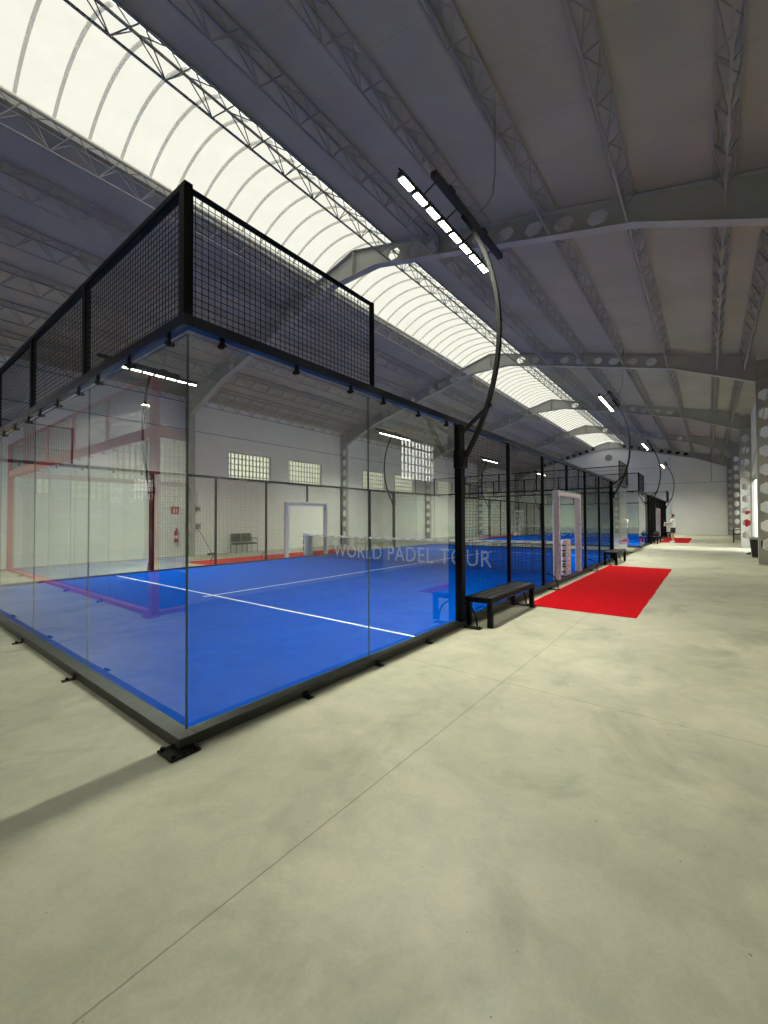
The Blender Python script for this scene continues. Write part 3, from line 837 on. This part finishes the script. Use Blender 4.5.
# ------------------------------------------------------------------ benches
def bench(loc, label):
    root = empty('bench', loc, label=label, cat='bench', group='black steel benches beside the courts')
    w, L, h = .40, 1.83, .42
    m = MB()
    m.box(-w/2, -w/2+.03, -L/2, L/2, h-.075, h); m.box(w/2-.03, w/2, -L/2, L/2, h-.075, h)
    m.box(-w/2+.03, w/2-.03, -L/2, -L/2+.04, h-.075, h); m.box(-w/2+.03, w/2-.03, L/2-.04, L/2, h-.075, h)
    m.box(-w/2+.03, w/2-.03, -.02, .02, h-.06, h-.03)
    m.build('seat_frame', BLACK, root, bevel=.004)
    for i in range(4):
        x = -w/2+.045+i*.083
        MB().box(x, x+.062, -L/2+.045, L/2-.045, h-.028, h+.002).build('seat_slat', PLAST, root, bevel=.004)
    for sx in (-1, 1):
        for sy in (-1, 1):
            x = sx*(w/2-.035); y = sy*(L/2-.04)
            MB().box(x-.035, x+.035, y-.035, y+.035, 0, h-.075).build('leg', BLACK, root, bevel=.004)
    return root
b0 = bench((.29, 5.02, 0), 'black slatted steel bench in the foreground beside the nearest thick post')
copy_tree(b0, (.32, 15.0, 0), label='black steel bench past the large red carpet, beside the second thick post')
copy_tree(b0, (.32, 29.0, 0), label='black steel bench before the small red carpet at the farther court')
copy_tree(b0, (.32, 39.0, 0), label='black steel bench at the far end of the farther court')

# ------------------------------------------------------------------ people
def remeshed(mb, name, mt, parent, voxel=.011):
    me = mb.mesh(name, mt); o = bpy.data.objects.new(name, me); COL.objects.link(o)
    r = o.modifiers.new('r', 'REMESH'); r.mode = 'VOXEL'; r.voxel_size = voxel
    sm = o.modifiers.new('s', 'SMOOTH'); sm.iterations = 2; sm.factor = .5
    dg = bpy.context.evaluated_depsgraph_get(); me2 = bpy.data.meshes.new_from_object(o.evaluated_get(dg))
    o.modifiers.clear(); o.data = me2
    if not me2.materials: me2.materials.append(mt)
    for p in me2.polygons: p.use_smooth = True
    o.parent = parent; return o
def hand(mb, wrist, d, up, side):
    d = Vector(d).normalized(); up = Vector(up).normalized(); lat = d.cross(up).normalized(); w = Vector(wrist)
    palm = w+d*.085
    mb.tube([w, w+d*.03, palm], [.024, .030, .030], 10)
    for i, (o, l) in enumerate(((-.026, .066), (-.009, .074), (.009, .070), (.025, .055))):
        b = palm+lat*o-d*.01
        mb.tube([b, b+d*l*.45, b+d*l*.8-up*l*.25, b+d*l*.95-up*l*.5], [.011, .0105, .010, .009], 6)
    t = w+d*.03-lat*.024*side
    mb.tube([t, t-lat*.025*side+d*.025, t-lat*.03*side+d*.05-up*.01], [.013, .012, .010], 6)
def person(loc, rz, label, shorts, pose, shoe):
    root = empty('person', loc, rz, label=label, cat='person')   # faces +y locally
    b = MB()
    # legs
    knees = pose['legs']
    for s in (-1, 1):
        kx, ky, ax_, ay_ = knees[s]
        b.tube([(s*.085, 0, .93), (s*.095, .01, .80), (s*.5*(.1+abs(kx)), ky*.5, .66), (kx, ky, .50), (kx+(ax_-kx)*.35, ky+(ay_-ky)*.35-.015, .36), (ax_, ay_-.01, .12), (ax_, ay_, .07)],
               [.085, .088, .075, .056, .056, .036, .036], 12)
        b.tube([(ax_, ay_-.05, .055), (ax_, ay_+.04, .05), (ax_, ay_+.15, .035)], [.036, .038, .028], 8)
    b.loft([(0, 0, .86, .13, .10), (0, 0, .95, .155, .11), (0, .0, 1.05, .135, .10), (0, .01, 1.18, .15, .11), (0, .01, 1.32, .175, .115), (0, 0, 1.42, .165, .09), (0, -.005, 1.47, .08, .065), (0, .005, 1.52, .055, .055), (0, .01, 1.58, .052, .055)], 18)
    # head
    b.ball((0, .03, 1.655), .074, .092, .115, 18, 12)
    b.ball((0, .075, 1.60), .045, .045, .045, 12, 8)
    b.tube([(0, .11, 1.675), (0, .137, 1.645), (0, .122, 1.635)], [.010, .015, .010], 8)          # nose
    b.tube([(-.024, .112, 1.602), (0, .122, 1.602), (.024, .112, 1.602)], .008, 6)                # mouth
    for s in (-1, 1): b.ball((s*.076, .025, 1.655), .012, .022, .032, 8, 6)                        # ears
    # arms
    for s in (-1, 1):
        el, wr, hd = pose['arms'][s]
        b.tube([(s*.16, 0, 1.42), (s*.195, 0, 1.38), ((s*.195+el[0])/2, el[1]/2, (1.38+el[2])/2), el, tuple((Vector(el)*.6+Vector(wr)*.4)), wr],
               [.05, .052, .045, .036, .036, .025], 10)
        hand(b, wr, hd, (0, 0, 1) if abs(Vector(hd).normalized().z) < .8 else (0, 1, 0), s)
    remeshed(b, 'body', SKIN, root)
    # shirt
    m = MB()
    m.loft([(0, 0, .93, .178, .135), (0, 0, 1.0, .172, .13), (0, .0, 1.1, .162, .125), (0, .01, 1.2, .172, .13), (0, .01, 1.32, .195, .133), (0, 0, 1.41, .18, .108), (0, 0, 1.45, .12, .085), (0, .0, 1.485, .07, .068)], 20)
    for s in (-1, 1):
        el = Vector(pose['arms'][s][0]); sh = Vector((s*.185, 0, 1.39))
        m.tube([(s*.13, 0, 1.40), sh, sh+(el-sh)*.45, sh+(el-sh)*.7], [.065, .07, .064, .062], 12)
    remeshed(m, 'shirt', SHIRT, root, .014)
    # shorts
    m = MB(); m.loft([(0, 0, .84, .165, .125), (0, 0, .90, .175, .132), (0, 0, .99, .165, .125)], 18)
    for s in (-1, 1):
        kx, ky, ax_, ay_ = knees[s]
        m.tube([(s*.085, 0, .90), (s*.095, ky*.15, .76), (s*.09+(kx-s*.09)*.6, ky*.55, .60)], [.10, .108, .11], 14)
    remeshed(m, 'shorts', shorts, root, .014)
    # hair
    m = MB(); m.loft([(0, .005, 1.62, .076, .075), (0, -.005, 1.67, .086, .094), (0, .005, 1.72, .084, .10), (0, .015, 1.765, .064, .078), (0, .02, 1.785, .03, .04)], 16)
    m.build('hair', HAIR, root, smooth=True)
    # eyes
    m = MB()
    for s in (-1, 1): m.ball((s*.028, .112, 1.668), .009, .006, .006, 8, 6)
    m.build('eyes', MARK, root)
    for s in (-1, 1):
        kx, ky, ax_, ay_ = knees[s]
        m = MB(); m.loft([(ax_, ay_+.045, .0, .050, .140), (ax_, ay_+.045, .025, .052, .142), (ax_, ay_+.04, .05, .048, .13), (ax_, ay_, .085, .044, .075), (ax_, ay_-.015, .11, .042, .05)], 16)
        m.build('shoe', shoe, root, smooth=True)
    return root
POSE1 = {'legs': {-1: (-.13, .02, -.15, -.03), 1: (.12, .05, .16, .05)},
         'arms': {-1: ((-.26, .10, 1.17), (-.12, .33, 1.20), (.3, .9, .05)), 1: ((.27, .08, 1.17), (.12, .32, 1.17), (-.35, .9, .05))}}
person((1.12, 30.35, .01), math.radians(75), 'person in white shirt and black shorts standing on the red carpet by the farther court', BLK, POSE1, SHOE)
POSE2 = {'legs': {-1: (-.14, .06, -.20, -.02), 1: (.14, .08, .20, .06)},
         'arms': {-1: ((-.26, .12, 1.15), (-.20, .38, 1.08), (.1, 1, -.1)), 1: ((.26, .10, 1.14), (.16, .36, 1.10), (-.2, 1, 0))}}
person((-1.15, 27.6, .03), math.radians(150), 'person in white shirt and grey shorts seen through the glass on the farther blue court', GREYC, POSE2, mat('red_shoe', (.6, .12, .14), .6))
# towel held by the standing player
m = MB(); vs = []
nx, nz = 8, 8
for j in range(nz+1):
    for i in range(nx+1): vs.append((-.16+.32*i/nx, .015*math.sin(i*1.3)+.02*math.sin(j*.8), -.20+.26*j/nz))
k = len(vs); vs += [(a, b+.008, c) for a, b, c in vs]
fs = [(j*(nx+1)+i, j*(nx+1)+i+1, (j+1)*(nx+1)+i+1, (j+1)*(nx+1)+i) for j in range(nz) for i in range(nx)]
fs += [tuple(k+q for q in reversed(f)) for f in fs]
m.add(vs, fs)
o = m.build('towel', SHIRT); o.location = (.70, 30.45, 1.22); o.rotation_euler.z = math.radians(75)
tag(o, 'white towel held in the hands of the player on the red carpet', 'towel')
# racket held by the player on court
def racket(loc, rot, label, dark=True):
    root = empty('padel_racket', loc, label=label, cat='racket'); root.rotation_euler = rot
    m = MB(); m.loft([(0, 0, -.0, .002, .002)], 3) if False else None
    n = 24; ring = [(math.cos(2*math.pi*i/n)*.12, math.sin(2*math.pi*i/n)*.135+.33) for i in range(n)]
    m.add([(x, -.019, z) for x, z in ring]+[(x, .019, z) for x, z in ring], [tuple(range(n)), tuple(range(2*n-1, n-1, -1))]+[(i, n+i, n+(i+1) % n, (i+1) % n) for i in range(n)])
    m.build('head', BLK, root, bevel=.005)
    MB().bar((-.05, 0, .23), (0, 0, .12), .02).bar((.05, 0, .23), (0, 0, .12), .02).build('throat', BLK, root)
    MB().tube([(0, 0, 0), (0, 0, .14)], .017, 10).build('grip', GREYC, root)
    return root
racket((-1.44, 27.25, 1.05), (math.radians(60), 0, math.radians(120)), 'dark padel racket in the hand of the player inside the farther court')

# ------------------------------------------------------------------ things along the left wall
def waiting_chair(loc, rz, label):
    root = empty('waiting_chair', loc, rz, label=label, cat='chair')   # faces +y
    L = 1.12
    for sx in (-1, 1):
        x = sx*L/2
        m = MB(); m.tube([(x, .24, 0), (x, .24, .42), (x, .24, .64), (x, .20, .66), (x, -.20, .66)], .013, 8); m.tube([(x, -.22, 0), (x, -.22, .42), (x, -.28, .85)], .013, 8)
        m.bar((x, .24, .41), (x, -.22, .41), .024)
        m.build('side_frame', PLAST, root)
        MB().box(x-.025, x+.025, -.2, .22, .66, .685).build('armrest', PLAST, root, bevel=.006)
    m = MB(); m.tube([(-.02, .22, 0), (-.02, .22, .41), (-.02, -.2, .41), (-.02, -.2, 0)], .013, 8); m.bar((-L/2, .2, .41), (L/2, .2, .41), .024); m.bar((-L/2, -.18, .41), (L/2, -.18, .41), .024)
    m.build('seat_frame', PLAST, root)
    for sx in (-1, 1):
        c = sx*.27
        MB().box(c-.25, c+.25, -.22, .24, .42, .47).build('seat', FABRIC, root, bevel=.02)
        m = MB(); v = [(c-.25,-.24,.52),(c+.25,-.24,.52),(c+.25,-.20,.52),(c-.25,-.20,.52),(c-.25,-.30,.90),(c+.25,-.30,.90),(c+.25,-.26,.90),(c-.25,-.26,.90)]
        m.add(v, [(0,3,2,1),(4,5,6,7),(0,1,5,4),(1,2,6,5),(2,3,7,6),(3,0,4,7)]); m.build('backrest', FABRIC, root, bevel=.015)
waiting_chair((-14.4, 9.98, 0), -math.pi/2, 'charcoal two seat waiting chair against the left wall behind the court mesh')
def extinguisher(loc, label):
    root = empty('fire_extinguisher', loc, label=label, cat='fire extinguisher')
    m = MB(); m.loft([(0,0,0,.07,.07),(0,0,.02,.078,.078),(0,0,.40,.078,.078),(0,0,.46,.06,.06),(0,0,.50,.025,.025),(0,0,.54,.022,.022)], 18); m.build('cylinder', REDP, root, smooth=True)
    MB().loft([(0,0,.16,.0795,.0795),(0,0,.28,.0795,.0795)], 18).build('paper_label', WHITEPAD, root, smooth=True)
    MB().box(-.02, .10, -.015, .015, .54, .57).bar((0,0,.57), (.11,0,.61), .018).build('valve_handle', PLAST, root)
    MB().tube([(0,.02,.53),(0,.10,.50),(0,.13,.35),(0,.11,.15)], .011, 8).tube([(0,.11,.16),(0,.105,.06)], [.012,.02], 8).build('hose', PLAST, root)
    MB().box(-.11, -.075, -.03, .03, .30, .46).build('wall_bracket', BLACK, root)
extinguisher((XL+.11, 6.95, .62), 'red fire extinguisher hung on the left wall below its red sign')
s = empty('fire_extinguisher_sign', (XL, 6.95, 1.80), label='small red fire extinguisher sign on the left wall', cat='sign')
MB().box(.0, .006, -.16, .16, 0, .32).build('sign_plate', SIGNR, s)
m = MB(); m.box(.006, .009, -.07, -.01, .06, .22); m.box(.006, .009, -.05, -.03, .22, .26); m.box(.006, .009, -.02, .05, .25, .265)
m.box(.006, .009, .06, .09, .06, .16); m.add([(.006,.04,.16),(.006,.11,.16),(.006,.075,.24),(.009,.04,.16),(.009,.11,.16),(.009,.075,.24)], [(0,1,2),(5,4,3),(0,3,4,1),(1,4,5,2),(2,5,3,0)])
m.build('pictogram', WHITEPAD, s)
# broom and switch boxes near the column
b = empty('broom', (XL+.55, 8.30, 0), label='broom leaning on the left wall beside the steel column', cat='broom')
MB().tube([(0, 0, .10), (-.50, -.42, 1.28)], .013, 8).build('handle', WOOD, b)
MB().box(-.03, .03, -.2, .2, .03, .10).build('broom_head', PLAST, b, bevel=.01)
m = MB()
for i in range(24): m.bar((-.0, -.19+i*.0165, .04), (.01*math.sin(i), -.19+i*.0165, 0.001), .008)
m.build('bristles', GREYC, b)
for z, lb, sz in ((1.95, 'upper small grey switch box beside the steel column on the left wall', .14), (1.15, 'lower small grey switch box beside the steel column on the left wall', .2)):
    r = empty('switch_box', (XL, 7.95, z), label=lb, cat='switch box')
    MB().box(0, .08, -sz/2, sz/2, 0, sz*1.2).build('box_body', CONDUIT, r, bevel=.008)
    MB().box(.08, .095, -.03, .03, sz*.45, sz*.75).build('switch', PLAST, r)
# round vent on the end wall
v = empty('wall_vent', (-5.1, Y1, 7.72), label='round grey vent high on the far end wall under the ridge', cat='vent')
m = MB(); n = 28
for i in range(n):
    a, b2 = 2*math.pi*i/n, 2*math.pi*(i+1)/n
    m.add([(r*math.cos(t), yy, r*math.sin(t)) for yy in (-.05, -.005) for t in (a, b2) for r in (.26, .33)], [(0,1,3,2),(4,6,7,5),(1,5,7,3),(0,2,6,4)])
m.build('vent_ring', CONDUIT, v)
m = MB()
for i in range(9):
    z = -.22+i*.055; w = math.sqrt(max(.001, .27**2-z*z)); m.box(-w, w, -.035, -.02, z-.012, z+.02)
m.build('vent_slats', STEEL, v)
MB().disc((0, -.012, 0), .27, .006, 'y', 28).build('vent_back', mat('vent_shadow_grey', (.12, .12, .11), .8), v)

# ------------------------------------------------------------------ right side: bin, stool, hose reel, door stop
def litter_bin(loc, label):
    r = empty('litter_bin', loc, label=label, cat='bin')
    m = MB(); t = lambda a, z: [(-a, -a, z), (a, -a, z), (a, a, z), (-a, a, z)]
    v = t(.13, 0)+t(.20, .78)+t(.185, .78)+t(.12, .02)
    m.add(v, [(0,3,2,1),(0,1,5,4),(1,2,6,5),(2,3,7,6),(3,0,4,7),(4,5,9,8),(5,6,10,9),(6,7,11,10),(7,4,8,11),(8,9,13,12),(9,10,14,13),(10,11,15,14),(11,8,12,15),(12,13,14,15)])
    m.build('bin_body', PLAST, r)
    m = MB(); v = t(.207, .70)+t(.212, .79)+t(.18, .79)+t(.175, .70)
    m.add(v, [(0,1,5,4),(1,2,6,5),(2,3,7,6),(3,0,4,7),(4,5,9,8),(5,6,10,9),(6,7,11,10),(7,4,8,11),(8,9,13,12),(9,10,14,13),(10,11,15,14),(11,8,12,15)])
    m.build('bin_liner', mat('grey_bag_film', (.35, .37, .38), .35), r)
litter_bin((4.36, 20.3, 0), 'tall black tapered bin by the bright doorway on the right')
def stool(loc, label):
    r = empty('stool', loc, label=label, cat='stool'); h = .82; w = .24
    MB().box(-w, w, -w, w, h-.05, h).build('stool_top', PLAST, r, bevel=.01)
    for sx in (-1, 1):
        for sy in (-1, 1): MB().box(sx*w-sx*.04, sx*w, sy*w-sy*.04, sy*w, 0, h-.05).build('leg', BLACK, r)
    m = MB(); m.box(-w+.04, w-.04, w-.035, w-.01, .5, .53); m.box(-w+.04, w-.04, -w+.01, -w+.035, .5, .53); m.box(w-.035, w-.01, -w+.04, w-.04, .5, .53); m.box(-w+.01, -w+.035, -w+.04, w-.04, .5, .53)
    m.build('stretcher', BLACK, r)
stool((4.32, 32.3, 0), 'black tall stool in the distance by the right hand columns')
hr = empty('fire_hose_reel', (XR-.01, 27.9, 1.05), label='red fire hose reel on the right wall seen through the column openings', cat='fire hose reel')
MB().box(-.20, 0, -.4, .4, -.1, .85).build('cabinet', REDP, hr, bevel=.01)
MB().disc((-.235, 0, .38), .27, .03, 'x', 24).build('door_disc', SIGNR, hr)
MB().box(-.26, -.2, .3, .34, .3, .45).build('handle', PLAST, hr)
ds = MB(); ds.add([(-.09,-.05,0),(.09,-.05,0),(.09,.05,0),(-.09,.05,0),(.09,-.05,.09),(.09,.05,.09),(.04,-.05,.09),(.04,.05,.09)], [(0,3,2,1),(1,2,5,4),(4,5,7,6),(6,7,3,0),(0,1,4,6),(2,3,7,5)])
o = ds.build('door_stop', PLAST); o.location = (4.2, 21.9, 0); tag(o, 'small black wedge on the lit floor by the bright doorway', 'door stop')
# racket bag on the bench at the farther court
rb = empty('racket_bag', (.35, 29.3, .422), label='black racket bag lying on the bench before the small red carpet', cat='bag')
m = MB(); m.tube([(0, -.36, .15), (0, -.33, .15), (0, -.1, .15), (0, .15, .15), (0, .32, .15), (0, .36, .15)], [.05, .11, .145, .15, .12, .06], 14); m.build('bag_body', BLK, rb, smooth=True)
MB().tube([(.0, -.2, .28), (.03, -.1, .36), (.03, .1, .36), (0, .2, .28)], .012, 6).build('strap', GREYC, rb)
